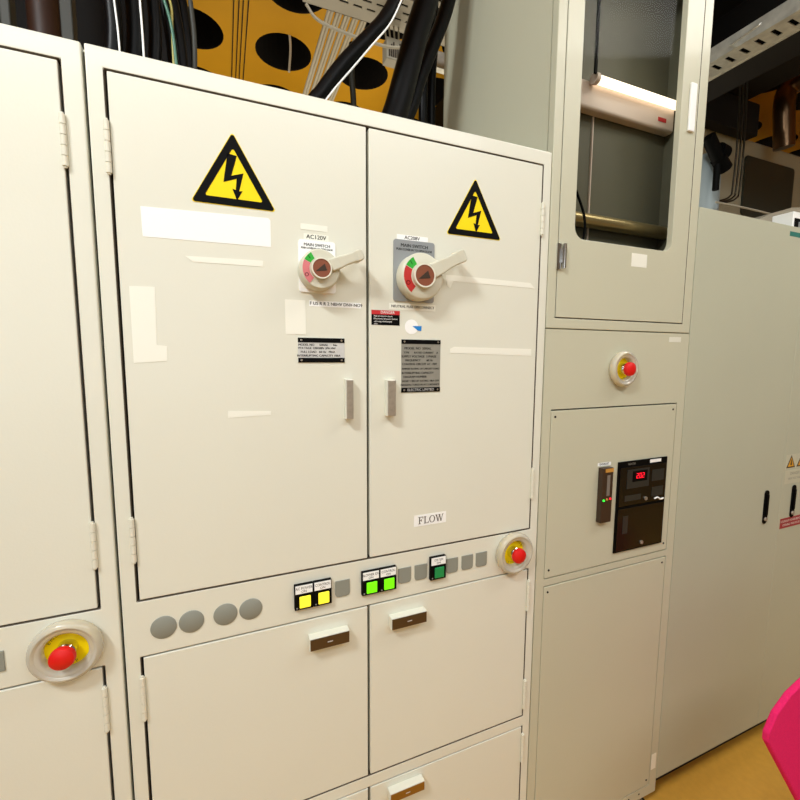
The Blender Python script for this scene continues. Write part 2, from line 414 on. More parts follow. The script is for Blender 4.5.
switch(c, .189, 1.794, .0415, (.150, .228, 1.751, 1.858), 'white', (.275, 1.829), 'rotary lever switch on a white plate',
       [('MAIN SWITCH', .189, 1.848, .0085), ('PUSH COVER IN TO OPEN DOOR', .189, 1.841, .0055, 0, .8)], 'segpink')
switch(c, .4195, 1.7965, .0525, (.3615, .4645, 1.743, 1.8805), 'greyplate', (.520, 1.851), 'rotary lever switch on a grey plate',
       [('MAIN SWITCH', .413, 1.868, .0105), ('PUSH COVER IN TO OPEN DOOR', .413, 1.859, .0070, 0, .85)], 'segred')
def tape(parent, x0, x1, z0, z1, m, label, lines=None, name='text_label', poly=None):
    t = part(name, ((x0+x1)/2, 0, z0), parent, label)
    ob('backing', B().poly(poly, -.0006, 0) if poly else slab(x0, x1, z0, z1, .0006), m, t)
    if lines: lettering(lines, -.0008, 'black', t, bold=.0002)
    return t
tape(c, .162, .214, 1.859, 1.8705, 'offwhite', 'small AC120V tape label above the white plate', [('AC120V', .188, 1.8645, .012)])
tape(c, .156, .212, 1.878, 1.890, 'offwhite', 'plain pale strip above the AC120V label', name='pale_patch')  # flat pale strip without print
tape(c, .370, .448, 1.8805, 1.892, 'white', 'small AC208V tape label above the grey plate', [('AC208V', .408, 1.886, .011)])
tape(c, .171, .285, 1.7225, 1.7345, 'white', 'printed strip label below the white plate', [('F US R R 2 NBHV DNV-NO9', .230, 1.7285, .0095)])
tape(c, .352, .470, 1.724, 1.7385, 'offwhite', 'printed strip label below the grey plate', [('NEUTRAL FUSE DISCONNECT', .412, 1.7315, .0082)])
tape(c, .121, .163, 1.663, 1.734, 'offwhite', 'plain pale rectangle above the silver nameplate', name='pale_patch')  # flat pale rectangle without print
d = part('danger_label', (.344, 0, 1.688), c, 'small red and black danger label')
ob('backing', slab(.3095, .378, 1.688, 1.721, .0006), 'black', d)
ob('red_band', B().box(.3095, .378, -.0012, -.0006, 1.7115, 1.721), 'redlabel', d)
lettering([('\u25B2 DANGER'.replace('\u25B2 ', ''), .348, 1.7163, .0085)], -.0015, 'white', d)
lettering([('Risk of electric shock.', .338, 1.708, .0052), ('Disconnect all power before', .3435, 1.702, .0050), ('servicing. Authorized', .337, 1.696, .0050), ('only.', .320, 1.6905, .0050)], -.0009, 'white', d, name='small_lettering')
s = part('round_sticker', (.407, 0, 1.685), c, 'white round sticker with a blue patch')
ob('backing', B().lathe([(0,0),(.017,0),(.017,.0006),(0,.0006)], .408, 1.686), 'white', s)
ob('blue_patch', B().poly([(.410, 1.688), (.434, 1.6885), (.433, 1.677), (.424, 1.678)], -.0010, -.0006), 'blue', s)
nameplate(c, .1455, .2465, 1.6035, 1.656, .010, .010, 'plate',
          [('MODEL NO      SERIAL      No', .188, 1.641, .0065), ('VOLTAGE 120/208V 3PH 4W', .186, 1.634, .0065), ('FULL LOAD   60 Hz   MAX', .188, 1.626, .0065), ('INTERRUPTING CAPACITY 10kA', .190, 1.618, .0065)], 'small silver and black nameplate')
nameplate(c, .3825, .4845, 1.5325, 1.6565, .010, .011, 'plate2',
          [('MODEL NO  SERIAL', .425, 1.636, .008), ('TYPE       RATED CURRENT    A', .433, 1.626, .0065), ('SUPPLY VOLTAGE  3 PHASE', .428, 1.617, .0075), ('FREQUENCY        60 Hz', .428, 1.608, .007), ('CONTROL CIRCUIT AC 120V', .430, 1.599, .007),
           ('AMPERE RATING OF LARGEST LOAD', .433, 1.588, .006), ('INTERRUPTING CAPACITY', .425, 1.578, .007), ('DIAGRAM NUMBER', .418, 1.569, .007), ('SHORT CIRCUIT RATING 10kA SYM', .433, 1.559, .0062), ('MANUFACTURED IN ACCORDANCE', .432, 1.550, .0062)],
          'tall grey engraved nameplate with black bands')
lettering([('ELECTRIC LIMITED', .433, 1.538, .0085)], -.0020, 'plate', c, name='nameplate_lettering')
tape(c, .419, .508, 1.198, 1.2265, 'white', 'white label reading FLOW', None)
_t = [o for o in bpy.data.objects if o.get('label') == 'white label reading FLOW'][0]
# serif lettering for FLOW, built from bars
def serif(parent):
    b = B(); z0, z1 = 1.2035, 1.2215; y0, y1 = -.0011, -.0006
    def bar(xa, xb, za, zb): b.box(xa, xb, y0, y1, za, zb)
    x = .4325
    bar(x, x+.0025, z0, z1); bar(x-.002, x+.011, z1-.0012, z1); bar(x+.0098, x+.011, z1-.005, z1); bar(x, x+.007, z0+.0085, z0+.0097); bar(x+.006, x+.007, z0+.006, z0+.012); bar(x-.002, x+.005, z0, z0+.001)
    x = .4475
    bar(x, x+.0025, z0, z1); bar(x-.002, x+.0045, z1-.001, z1); bar(x-.002, x+.011, z0, z0+.0012); bar(x+.0098, x+.011, z0, z0+.005)
    o1 = [(.4685+.0080*math.cos(t*math.pi/16), (z0+z1)/2+.0092*math.sin(t*math.pi/16)) for t in range(32)]
    o2 = [(.4685+.0055*math.cos(t*math.pi/16), (z0+z1)/2+.0082*math.sin(t*math.pi/16)) for t in range(32)]
    b.ringpoly(o1, o2, y0, y1)
    x = .479
    def st(xa, xb, w): b.poly([(xa, z1), (xa+w, z1), (xb+w, z0), (xb, z0)], y0, y1)
    st(x, x+.0050, .0024); st(x+.0095, x+.0055, .0011); st(x+.0085, x+.0135, .0024); st(x+.0185, x+.0142, .0011)
    bar(x-.002, x+.004, z1-.001, z1); bar(x+.0065, x+.0125, z1-.001, z1); bar(x+.0165, x+.0215, z1-.001, z1)
    ob('lettering', b, 'dbrown', parent)
serif(_t)
# plain white and pale shapes lying flat on the doors
tape(c, 0, 0, 0, 0, 'white', 'large plain white rectangle under the left warning triangle', name='white_patch', poly=[(-.129, 1.833), (.096, 1.836), (.096, 1.888), (.092, 1.892), (-.130, 1.886)])
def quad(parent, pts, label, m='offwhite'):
    tape(parent, 0, 0, 0, 0, m, label, name='pale_patch', poly=pts)
quad(c, [(-0.061, 1.805), (-0.048, 1.795), (0.079, 1.796), (0.080, 1.808)], 'thin pale strip under the plain white rectangle')
quad(c, [(-0.155, 1.743), (-0.114, 1.744), (-0.116, 1.637), (-0.099, 1.635), (-0.100, 1.607), (-0.155, 1.603)], 'pale L-shaped patch by the left hinge side')
quad(c, [(0.004, 1.506), (0.087, 1.502), (0.087, 1.494), (0.003, 1.492)], 'faint short strip low on the left door')
quad(c, [(0.497, 1.811), (0.514, 1.812), (0.746, 1.809), (0.763, 1.795), (0.746, 1.796), (0.517, 1.798), (0.509, 1.781), (0.500, 1.786)], 'thin pale strip right of the grey plate switch')
quad(c, [(0.512, 1.636), (0.523, 1.641), (0.757, 1.638), (0.758, 1.620), (0.512, 1.626)], 'thin pale strip halfway down the right door')

# round and square blanking plugs
for x in (-.131, -.0805, -.016, .0345):
    ob('round_plug', B().lathe([(0,0),(.0235,0),(.0235,.0012),(.0215,.0024),(0,.0030)], x, 1.0745, n=36), 'panelgrey', c, smooth=True)
for x in (.237, .3945, .4385, .528, .5735, .617):
    P = [(x-.0172, 1.0985), (x+.0172, 1.0985), (x+.0172, 1.066), (x+.0150, 1.0605), (x+.009, 1.0588), (x-.009, 1.0588), (x-.0150, 1.0605), (x-.0172, 1.066)]
    ob('square_plug', B().poly(P, -.0025, 0), 'panelgrey', c, bevel=.0008)
push_button(c, .1465, 1.053, .0415, .058, 'ybutton', 'first lit yellow push button', ('AC POWER', 'ON'))
push_button(c, .1885, 1.053, .0415, .058, 'ybutton', 'second lit yellow push button', ('CONTROL', 'ON'))
push_button(c, .3035, 1.053, .0435, .058, 'gbutton', 'first lit green push button', ('BLOWER ON', 'ON'))
push_button(c, .3475, 1.053, .0435, .058, 'gbutton', 'second lit green push button', ('CONTROL', 'ON'))
push_button(c, .4835, 1.054, .0440, .060, 'dgbutton', 'dark green push button', ('SYSTEM', 'ON'))
emergency_stop(c, .717, 1.083, 'red emergency stop in a frosted shroud at the right end of the button strip', .94)

# ================================================================== LEFT CABINET
l = thing('electrical_cabinet', 'plain cream cabinet at the left edge with a large emergency stop', 'cabinet', (-.70, .3, 0))
A0, A1 = -1.20, -.2045
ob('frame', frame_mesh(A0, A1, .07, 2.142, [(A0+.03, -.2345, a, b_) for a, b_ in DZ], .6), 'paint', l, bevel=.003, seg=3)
carcass(l, A0+.002, A1-.002, .07, 2.136, .6, 'dark')
ob('roof_panel', B().box(A0, A1, .0225, .6, 2.139, 2.142), 'paint', l)
ob('plinth', B().box(A0+.01, A1-.01, .04, .58, 0, .07), 'dark', l)
mid = (A0+.03-.2345)/2
for k, (a, b_) in enumerate(DZ):
    d0 = door(l, A0+.03, mid-.001, a, b_); d1 = door(l, mid+.001, -.2345, a, b_, gr=.004)
    for z0, z1 in (((1.936, 2.020), (1.222, 1.309)), ((.888, .979), (.6, .69)), ((.42, .51), (.15, .24)))[k]:
        hinge(-.2365, z0, z1, d1); hinge(A0+.03, z0, z1, d0)
for z in (.9545, .487):
    pull(l, mid+.06, mid+.155, z, z+.030, None) if False else None
for x in (-.398, -.445, -.492):
    ob('square_plug', B().poly([(x-.0172, 1.0945), (x+.0172, 1.0945), (x+.0172, 1.056), (x-.0172, 1.056)], -.0025, 0), 'panelgrey', l, bevel=.0008)
emergency_stop(l, -.2880, 1.0755, 'large red emergency stop in a frosted shroud', .95, .044)

# ================================================================== TALL CABINET with a glazed door
t = thing('electrical_cabinet', 'tall ivory cabinet with a glazed upper door and black display', 'cabinet', (1.09, .3, 0))
T0, T1, TT = .8045, 1.384, 2.90
ob('frame', frame_mesh(T0, T1, 1.695, TT, [(.833, 1.347, 1.7225, 2.82)], .6, t=.022), 'paint2', t, bevel=.002)
b = B(); b.box(T0+.001, T0+.012, .026, .61, 1.69, TT); b.box(T1-.012, T1-.001, .026, .61, 1.69, TT)
ob('side_panels', b, 'paint2', t)
ob('top_panel', B().box(T0, T1, .026, .61, TT-.01, TT), 'paint2', t)
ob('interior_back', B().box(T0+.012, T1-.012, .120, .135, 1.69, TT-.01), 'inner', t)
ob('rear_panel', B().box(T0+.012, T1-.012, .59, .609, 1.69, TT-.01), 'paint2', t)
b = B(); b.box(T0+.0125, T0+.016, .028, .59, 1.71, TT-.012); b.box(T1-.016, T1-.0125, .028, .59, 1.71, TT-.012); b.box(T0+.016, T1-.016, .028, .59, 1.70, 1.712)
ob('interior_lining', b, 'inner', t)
ud = part('glazed_door', (1.09, 0, 1.72), t, 'glazed upper door')
outer = []; inner = []
gx0, gx1, gz0, gz1, r = .889, 1.273, 1.937, 2.76, .032
IN = rounded(gx0, gx1, gz0, gz1, r, 6); cx, cz = (gx0+gx1)/2, (gz0+gz1)/2
OX0, OX1, OZ0, OZ1 = .8355, 1.3445, 1.725, 2.817
OUT = []
for k, (x, z) in enumerate(IN):
    q = k//7; w = k % 7
    corner = ((OX1, OZ1), (OX0, OZ1), (OX0, OZ0), (OX1, OZ0))[q]
    e0, e1 = (((OX1, z), (x, OZ1)), ((x, OZ1), (OX0, z)), ((OX0, z), (x, OZ0)), ((x, OZ0), (OX1, z)))[q]
    OUT.append(e0 if w < 3 else corner if w == 3 else e1)
ob('door_leaf', B().ringpoly(OUT, IN, 0, .018), 'paint2', ud, bevel=.0012)
pb_ = B(); pb_.bm.faces.new([pb_.bm.verts.new(p) for p in ((gx0-.006, .0195, gz0-.006), (gx1+.006, .0195, gz0-.006), (gx1+.006, .0195, gz1+.006), (gx0-.006, .0195, gz1+.006))])
ob('pane', pb_, 'glass', ud)
ob('pull_handle', B().box(1.3035, 1.3285, -.007, 0, 2.290, 2.425), 'white', ud, bevel=.002, label='white strip handle')
h = B(); h.box(.828, .842, -.004, 0, 1.851, 1.918); h.vlathe([(0, 1.853), (.0055, 1.853), (.0055, 1.917), (0, 1.917)], .850, -.0075, 16); h.box(.842, .851, -.010, -.003, 1.868, 1.905)
ob('latch', h, 'chrome', ud, smooth=True, label='chrome latch')
tape(t, 1.107, 1.170, 1.881, 1.919, 'offwhite', 'pale blank sticker under the glass', name='pale_patch')
b = B()
b.box(T0, T1, 0, .02, 1.472, 1.6925); b.box(T0, .8325, 0, .02, .06, 1.472); b.box(1.350, T1, 0, .02, .06, 1.472)
b.box(.8325, 1.350, 0, .02, .955, .975); b.box(.8325, 1.350, 0, .02, .06, .098)
ob('lower_frame', b, 'paint2', t)
carcass(t, T0+.002, T1-.002, .06, 1.69, .6, 'dark')
ob('lower_side', B().box(T1-.0015, T1, .021, .6, .06, 1.69), 'paint2', t)
def panel(x0, x1, z0, z1, name):
    p = ob(name, B().box(x0+.0015, x1-.0015, -.0005, .018, z0+.0015, z1-.0015), 'paint2', t, bevel=.0015)
    b = B()
    for x in (x0+.015, x1-.017):
        for z in (z0+.025, z1-.018): b.lathe([(0,.0005),(.0032,.0005),(.0032,.0018),(.0018,.0024),(0,.0018)], x, z, n=12)
    ob('screws', b, 'dark', p, smooth=True)
    return p
mp = panel(.8335, 1.3485, .9765, 1.4690, 'display_panel'); panel(.8335, 1.3485, .1000, .9525, 'lower_panel')
b = B()
for x in (.87, 1.0, 1.13, 1.25, 1.30): b.lathe([(0,0),(.003,0),(.003,.001),(0,.001)], x, .082, n=10)
ob('screws', b, 'dark', t)
for x in (.84, 1.345): ob('leveling_foot', B().vlathe([(0,0),(.022,0),(.022,.008),(.007,.014),(.007,.062),(0,.062)], x, .03, 20), 'chrome', t, smooth=True)
for x in (.84, 1.345): ob('leveling_foot', B().vlathe([(0,0),(.022,0),(.022,.008),(.007,.014),(.007,.062),(0,.062)], x, .56, 20), 'chrome', t, smooth=True)
ob('clear_tag', slab(1.353, 1.376, .155, .215, .0006), 'offwhite', t)
tape(t, 1.290, 1.345, 1.665, 1.681, 'paint', 'small embossed blank tag under the module seam', name='pale_patch')
tape(t, 1.105, 1.165, 1.375, 1.405, 'offwhite', 'faint blank tape above the display', name='pale_patch') if False else None
emergency_stop(t, 1.090, 1.583, 'red emergency stop in a frosted shroud', .86)
# black display window
dp = part('display_unit', (1.21, 0, 1.15), t, 'black windowed unit with red digits')
ob('housing', B().box(1.100, 1.3155, -.0055, -.0005, 1.0085, 1.2985), 'black', dp, bevel=.001)
ob('upper_window', B().box(1.106, 1.310, -.0075, -.0055, 1.158, 1.281), 'panelblack', dp, bevel=.001)
ob('lower_window', B().box(1.106, 1.310, -.0075, -.0055, 1.014, 1.150), 'panelblack', dp, bevel=.001)
ob('display_bezel', B().box(1.135, 1.232, -.0085, -.0075, 1.212, 1.272), 'dispg', dp)
ob('digit_screen', B().box(1.158, 1.222, -.0092, -.0085, 1.232, 1.266), 'black', dp)
def digits(s, x, z, h, m, parent):
    b = B(); w = h*.55; q = h*.11; segs = {'0': 'abcdef', '2': 'abged'}
    for ch in s:
        P = {'a': (0, w, h-q, h), 'd': (0, w, 0, q), 'g': (0, w, h/2-q/2, h/2+q/2), 'b': (w-q, w, h/2, h), 'c': (w-q, w, 0, h/2), 'f': (0, q, h/2, h), 'e': (0, q, 0, h/2)}
        for k in segs[ch]:
            a = P[k]; b.box(x+a[0], x+a[1], -.0099, -.0092, z+a[2], z+a[3])
        x += w*1.45
    ob('red_digits', b, m, parent)
digits('202', 1.174, 1.242, .016, 'ledred', dp)
ob('caption_tab', B().box(1.235, 1.285, -.0062, -.0055, 1.2855, 1.2955), 'white', dp)
lettering([('HEATER', 1.155, 1.289, .009)], -.0058, 'plate2', dp)
b = B(); b.lathe([(0,.0075),(.006,.0075),(.006,.011),(0,.011)], 1.222, 1.172, n=16); b.lathe([(0,.0075),(.006,.0075),(.006,.011),(0,.011)], 1.216, 1.028, n=16)
ob('window_knobs', b, 'steel', dp, smooth=True)
b = B(); b.sweep([(1.262, -.009, 1.166), (1.275, -.010, 1.169), (1.288, -.010, 1.162), (1.303, -.009, 1.163)], .0024, 8)
ob('window_catch', b, 'white', dp, smooth=True)
b = B()
for x0, x1, z0, z1 in ((1.245,1.300,1.225,1.262),(1.248,1.300,1.175,1.205),(1.130,1.200,1.172,1.190),(1.128,1.150,1.068,1.125)):
    ob('inner_relay', B().box(x0, x1, -.0082, -.0075, z0, z1), 'dispg', dp)
mt = part('level_meter', (1.047, 0, 1.2), t, 'narrow dark indicator with coloured lamps')
ob('meter_body', B().box(1.022, 1.0645, -.018, -.0005, 1.122, 1.290), 'dbrown', mt, bevel=.0015)
ob('orange_tag', B().box(1.032, 1.064, -.0188, -.018, 1.277, 1.288), 'orange', mt)
ob('meter_scale', B().box(1.040, 1.052, -.0188, -.018, 1.205, 1.268), 'scaleg', mt)
ob('green_lamp', B().lathe([(0,.018),(.0036,.018),(.0024,.021),(0,.021)], 1.030, 1.192, n=12), 'ledgreen', mt)
ob('orange_lamp', B().lathe([(0,.018),(.0036,.018),(.0024,.021),(0,.021)], 1.043, 1.1935, n=12), 'orange', mt)
ob('red_lamp', B().lathe([(0,.018),(.0036,.018),(.0024,.021),(0,.021)], 1.056, 1.195, n=12), 'ledred', mt)
tape(t, 1.018, 1.072, 1.293, 1.303, 'white', 'tiny caption above the indicator', [('EXHAUST', 1.045, 1.298, .009)])
# lamp inside the tall cabinet
lm = part('interior_lamp', (1.156, 0.080, 2.401), t, 'glowing tube lamp behind the glass')
q2_ = (1.010, 0.095, 2.026)[2]
tz = ((1.012, 0.070, 2.409)[2]+(1.364, 0.070, 2.403)[2])/2
ob('tube', B().rod(((1.013, 0.070, 2.401)[0], .07, tz), (1.362, .07, tz), .0118, 16), 'lamp', lm, smooth=True)
ob('lamp_housing', B().box(.825, 1.364, .085, .118, tz-.072, tz+.004), 'lamphouse', lm, bevel=.008, seg=3)
ob('tube_cap', B().rod(((1.013, 0.070, 2.401)[0]-.014, .07, tz), ((1.013, 0.070, 2.401)[0], .07, tz), .015, 16), 'lamphouse', lm, smooth=True)
q_ = (1.306, 0.085, 2.363)
ob('lamp_mark', B().box(q_[0]-.018, q_[0]+.018, .084, .085, q_[2]-.006, q_[2]+.006), 'redlabel', lm)
q_ = (0.988, 0.050, 2.490)
ob('cable_strap', B().box(q_[0]-.004, q_[0]+.004, .05, .056, tz, 2.80), 'black', t)
q_ = (1.053, 0.110, 2.152)
ob('seam_strip', B().box(q_[0]-.002, q_[0]+.002, .115, .120, 1.72, tz-.07), 'lamphouse', t)
ob('bottom_tray', B().rod((.83, .095, q2_), (1.365, .095, q2_), .020, 20), 'innersteel', t, smooth=True)
ob('inner_pipe', B().sweep([(0.930, 0.045, 2.083), (0.963, 0.045, 2.020), (0.967, 0.045, 1.965), (0.941, 0.045, 1.907)], .0035, 8), 'black', t, smooth=True)

# ================================================================== FAR CABINET
f = thing('electrical_cabinet', 'broad plain grey-green cabinet with black recessed handles beyond the tall one', 'cabinet', (2.0, .3, 0))
F0, F1 = 1.3865, 2.80
ob('carcass', B().box(F0, F1, .0195, .8, .106, 2.084), 'paint3', f)
ob('plinth', B().box(F0+.01, F1-.01, .06, .78, 0, .106), 'dark', f)
fd0 = ob('door', B().box(F0+.001, 1.9895, 0, .019, .107, 2.085), 'paint3', f, bevel=.0012)
fd1 = ob('door', B().box(1.9905, F1-.001, 0, .019, .107, 2.085), 'paint3', f, bevel=.0012)
for x, d_ in ((1.893, fd0), (2.074, fd1)):
    hh = part('recessed_handle', (x, 0, 1.05), d_, 'black oval recessed handle')
    ob('handle_cup', B().poly(rounded(x-.013, x+.013, .984, 1.116, .0128, 6), -.004, 0), 'black', hh, bevel=.001)
    ob('lock', B().lathe([(0,.004),(.008,.004),(.007,.009),(0,.009)], x, 1.003, n=16), 'steel', hh, smooth=True)
    ob('lever_bar', B().box(x-.006, x+.006, -.009, -.004, 1.018, 1.100), 'black', hh, bevel=.002)
rl = part('red_label', (2.08, 0, .95), f, 'dull red warning strip')
ob('backing', slab(2.003, 2.16, .944, .985, .0006), 'redlabel2', rl)
lettering([('LOCKOUT POWER BEFORE', 2.08, .972, .012), ('OPENING THIS DOOR', 2.08, .956, .012)], -.0008, 'offwhite', rl)
for x in (2.035, 2.105):
    ws = part('small_warning_sign', (x, 0, 1.21), f, 'small dull yellow warning triangle')
    ob('backing', slab(x-.034, x+.034, 1.185, 1.243, .0006), 'paint2', ws)
    ob('triangle', B().poly([(x-.029, 1.190), (x+.029, 1.190), (x, 1.240)], -.0012, -.0006), 'dbrown', ws)
    ob('triangle_face', B().poly([(x-.021, 1.1945), (x+.021, 1.1945), (x, 1.231)], -.0016, -.0012), 'tridull', ws)
    ob('mark', B().poly([(x-.005, 1.200), (x+.005, 1.200), (x+.002, 1.222), (x-.002, 1.222)], -.0019, -.0016), 'dbrown', ws)
nt_ = part('notice', (2.07, 0, 1.15), f, 'grey printed notice')
ob('backing', slab(2.005, 2.14, 1.125, 1.180, .0006), 'paint2', nt_)
lettering([('DANGER', 2.07, 1.165, .016), ('HIGH VOLTAGE', 2.07, 1.145, .012)], -.0008, 'panelgrey', nt_)
ob('teal_label', slab(1.880, 1.99, 2.050, 2.066, .0006), 'teal', f, label='teal label at the top edge')

# ================================================================== SETTING
struct('floor', B().box(-6, 8, -5, 9, -.05, 0), 'floor')
# coffered ceiling: slab with round openings
b = B(); CZ = 3.8; n = 32; px, py = .6, .6; r = .197
for i in range(-9, 12):
    for j in range(-8, 9):
        cx, cy = .48+px*i, 2.49+py*j
        C = []; R = []; U = []
        for k in range(n):
            a = 2*math.pi*(k+.5)/n; ca, sa = math.cos(a), math.sin(a)
            C.append(b.bm.verts.new((cx+r*ca, cy+r*sa, CZ))); U.append(b.bm.verts.new((cx+r*ca, cy+r*sa, CZ+.35)))
            q = min(px/2/abs(ca) if abs(ca) > 1e-6 else 9, py/2/abs(sa) if abs(sa) > 1e-6 else 9)
            R.append(b.bm.verts.new((cx+q*ca, cy+q*sa, CZ)))
        for k in range(n):
            m_ = (k+1) % n
            b.bm.faces.new([C[k], C[m_], R[m_], R[k]]); f_ = b.bm.faces.new([C[k], U[k], U[m_], C[m_]]); f_.material_index = 1
        for k in range(4):  # corners
            kk = [3, 11, 19, 27][k]
            co = b.bm.verts.new((cx+(px/2)*(1, -1, -1, 1)[k], cy+(py/2)*(1, 1, -1, -1)[k], CZ))
            b.bm.faces.new([R[kk], R[(kk+1) % n], co])
ceil = struct('ceiling', b, 'ceil'); ceil.data.materials.append(M['hole'])
struct('trim_1', B().box(-6, 8, -3, 9, CZ+.34, CZ+.40), 'hole')  # lid over the openings, coloured dark in place of shade
b = B()
for x in (.135, .165, .190, .220): b.box(x-.003, x+.003, -3, 8, CZ-.008, CZ+.004)
struct('trim_2', b, 'duct')
struct('wall_back', B().box(-6, 8, 8.0, 8.1, 0, 4.2), 'walld')
struct('wall_front', B().box(-6, 8, -4.1, -4.0, 0, 4.2), 'wallb')
struct('wall_left', B().box(-6.1, -6, -4.1, 8.1, 0, 4.2), 'wallb')
struct('wall_right', B().box(8, 8.1, -4.1, 8.1, 0, 4.2), 'wallb')
# ---- cables rising from the cabinet roofs
def cable(pts, r, m, label, name='cable', group=None, cat='cable', down=None, upto=None):
    pts = [Vector(p) for p in pts]
    if pts[0].z > pts[-1].z: pts = pts[::-1]
    if down is not None:
        while len(pts) > 2 and pts[0].z < down+.03: pts = pts[1:]
        pts = [Vector((pts[0].x-(pts[1].x-pts[0].x)*.3, pts[0].y, down))]+pts
    if upto is not None:
        e_ = pts[-1].copy(); dx_ = (pts[-1]-pts[-2]); dx_ = dx_.x/max(.02, dx_.z); st_ = .08
        while e_.z+st_ < upto:
            e_ = Vector((e_.x+dx_*st_, e_.y, e_.z+st_)); dx_ *= .8; pts.append(e_)
        pts.append(Vector((e_.x, e_.y, upto)))
    o = ob(name, B().sweep(pts, r), m, None, smooth=True); return tag(o, label, cat, group)
cable([(0.233, 0.250, 2.254), (0.260, 0.250, 2.299), (0.319, 0.250, 2.383), (0.391, 0.250, 2.468), (0.437, 0.250, 2.527), (0.477, 0.250, 2.611), (0.506, 0.250, 2.738)], .019, 'rubber', 'thick black cable leaning right across the white conduits', down=2.140, upto=3.79)
cable([(0.249, 0.205, 2.230), (0.275, 0.205, 2.278), (0.325, 0.205, 2.342), (0.384, 0.205, 2.418), (0.434, 0.205, 2.484), (0.476, 0.205, 2.573)], .0022, 'white', 'thin white wire running along the leaning black cable', down=2.140, upto=3.79)
cable([(0.474, 0.330, 2.270), (0.502, 0.330, 2.351), (0.534, 0.330, 2.464), (0.562, 0.330, 2.567), (0.600, 0.330, 2.687), (0.638, 0.330, 2.848)], (.039, .026), 'rubber', 'thickest black cable rising behind the right door', down=2.140, upto=3.79)
cable([(0.560, 0.430, 2.331), (0.595, 0.430, 2.430), (0.623, 0.430, 2.518), (0.668, 0.430, 2.629), (0.714, 0.430, 2.747), (0.756, 0.430, 2.909)], (.022, .025), 'rubber', 'black cable bending behind the thickest one', down=2.140, upto=3.79)
cable([(0.678, 0.520, 2.377), (0.676, 0.520, 2.525), (0.679, 0.520, 2.607), (0.701, 0.520, 2.709), (0.706, 0.520, 2.932)], .016, 'rubber', 'upright black cable beside the tall cabinet side, left one', down=2.140, upto=3.79)
cable([(0.734, 0.570, 2.409), (0.732, 0.570, 2.564), (0.735, 0.570, 2.649), (0.741, 0.570, 2.751), (0.738, 0.570, 2.980)], .016, 'rubber', 'upright black cable touching the tall cabinet side', down=2.140, upto=3.79)
for k, (a, b_, r, m_, lab) in enumerate((
    ((-0.207, 0.300, 2.456), (-0.215, 0.300, 2.245), .016, 'rubber', 'upright black cable above the cabinet seam'),
    ((-0.162, 0.300, 2.470), (-0.175, 0.300, 2.243), .018, 'rubber', 'upright black cable between the two white wires'),
    ((-0.123, 0.300, 2.482), (-0.133, 0.300, 2.242), .014, 'rubber', 'black cable left of the green wire'),
    ((-0.107, 0.300, 2.487), (-0.084, 0.300, 2.241), .013, 'rubber', 'black cable behind the green wire'),
    ((-0.090, 0.300, 2.492), (-0.067, 0.300, 2.245), .016, 'rubber', 'black cable right of the green wire'),
    ((-0.069, 0.300, 2.499), (-0.056, 0.300, 2.248), .016, 'rubber', 'outermost black cable of the left bundle'),
    ((-0.047, 0.300, 2.505), (-0.044, 0.300, 2.250), .005, 'strut', 'thin grey wire edging the left bundle'),
    ((-0.150, 0.300, 2.473), (-0.161, 0.300, 2.246), .0019, 'white', 'white wire hanging straight above the left door'),
    ((-0.203, 0.300, 2.457), (-0.205, 0.300, 2.236), .0017, 'white', 'white wire nearest the cabinet seam'),
    ((-0.111, 0.300, 2.486), (-0.081, 0.300, 2.320), .0030, 'grnw', 'thin green wire in the left bundle'),
    ((-0.100, 0.300, 2.489), (-0.086, 0.300, 2.385), .0026, 'yelw', 'thin yellow wire in the left bundle'))):
    A = Vector(a); C = Vector(b_); y = (.20, .25, .30, .35, .40, .45, .16, .10, .112, .124, .136)[k]
    s_ = (y+.92)/1.22
    A = Vector((A.x*s_, y, 1.62+(A.z-1.62)*s_)); C = Vector((C.x*s_, y, 1.62+(C.z-1.62)*s_))
    cable([A+(A-C)*.6, A, (A+C)/2+Vector((.006, 0, 0)), C], r, m_, lab, down=2.140, upto=3.79)
# ---- trays, conduits and dark slabs overhead
tr_ = thing('cable_tray', 'beige slotted cable tray hanging overhead behind the centre cabinet', 'cable tray', (1.0, .9, 3.1))
b = B(); xs = [.36+.06*i for i in range(35)]
y_rows = [(.70, .735), (.735, .745), (.745, .775), (.775, .785), (.785, .815), (.815, .825), (.825, .855), (.855, .865), (.865, .895), (.895, .905), (.905, .935), (.935, .945), (.945, .975), (.975, .985), (.985, 1.05)]
for k, (y0, y1) in enumerate(y_rows):
    if k % 2 == 0: b.box(.36, 2.45, y0, y1, 3.10, 3.103)
    else:
        off = .03 if (k//2) % 2 else 0
        for x in xs: b.box(x+off, x+off+.022, y0, y1, 3.10, 3.103)
b.box(.36, 2.45, 1.047, 1.05, 3.10, 3.16); b.box(.36, 2.45, .70, .703, 3.10, 3.16)
ob('tray_body', b, 'tray', tr_)
ob('tray_cover', B().box(.36, 2.45, .705, 1.045, 3.112, 3.15), 'duct', tr_)
for x in (1.0, 1.9): ob('hanger_rod', B().rod((x, .69, 3.1), (x, .69, 3.8), .005), 'tgal', tr_)
for k in range(10):
    x = .515+.0205*k; z = 3.24+.014*(k % 2)
    tag(ob('conduit', B().rod((x, .95, z), (x+.03, 6.0, z), .0085, 12), 'tube', smooth=True), 'beige conduit in the bundle running away under the yellow ceiling', 'conduit', 'beige conduits above the tray')
cable([(0.346, 0.900, 2.984), (0.392, 0.900, 2.940), (0.502, 0.900, 2.922), (0.671, 0.900, 2.917), (0.767, 0.900, 2.934)], .006, 'tube', 'thin beige wire sagging across the conduits')
cable([(0.493, 2.300, 3.835), (0.500, 2.300, 3.723), (0.487, 2.300, 3.566)], .008, 'tube', 'short grey wire hanging in front of a ceiling hole', upto=3.80)
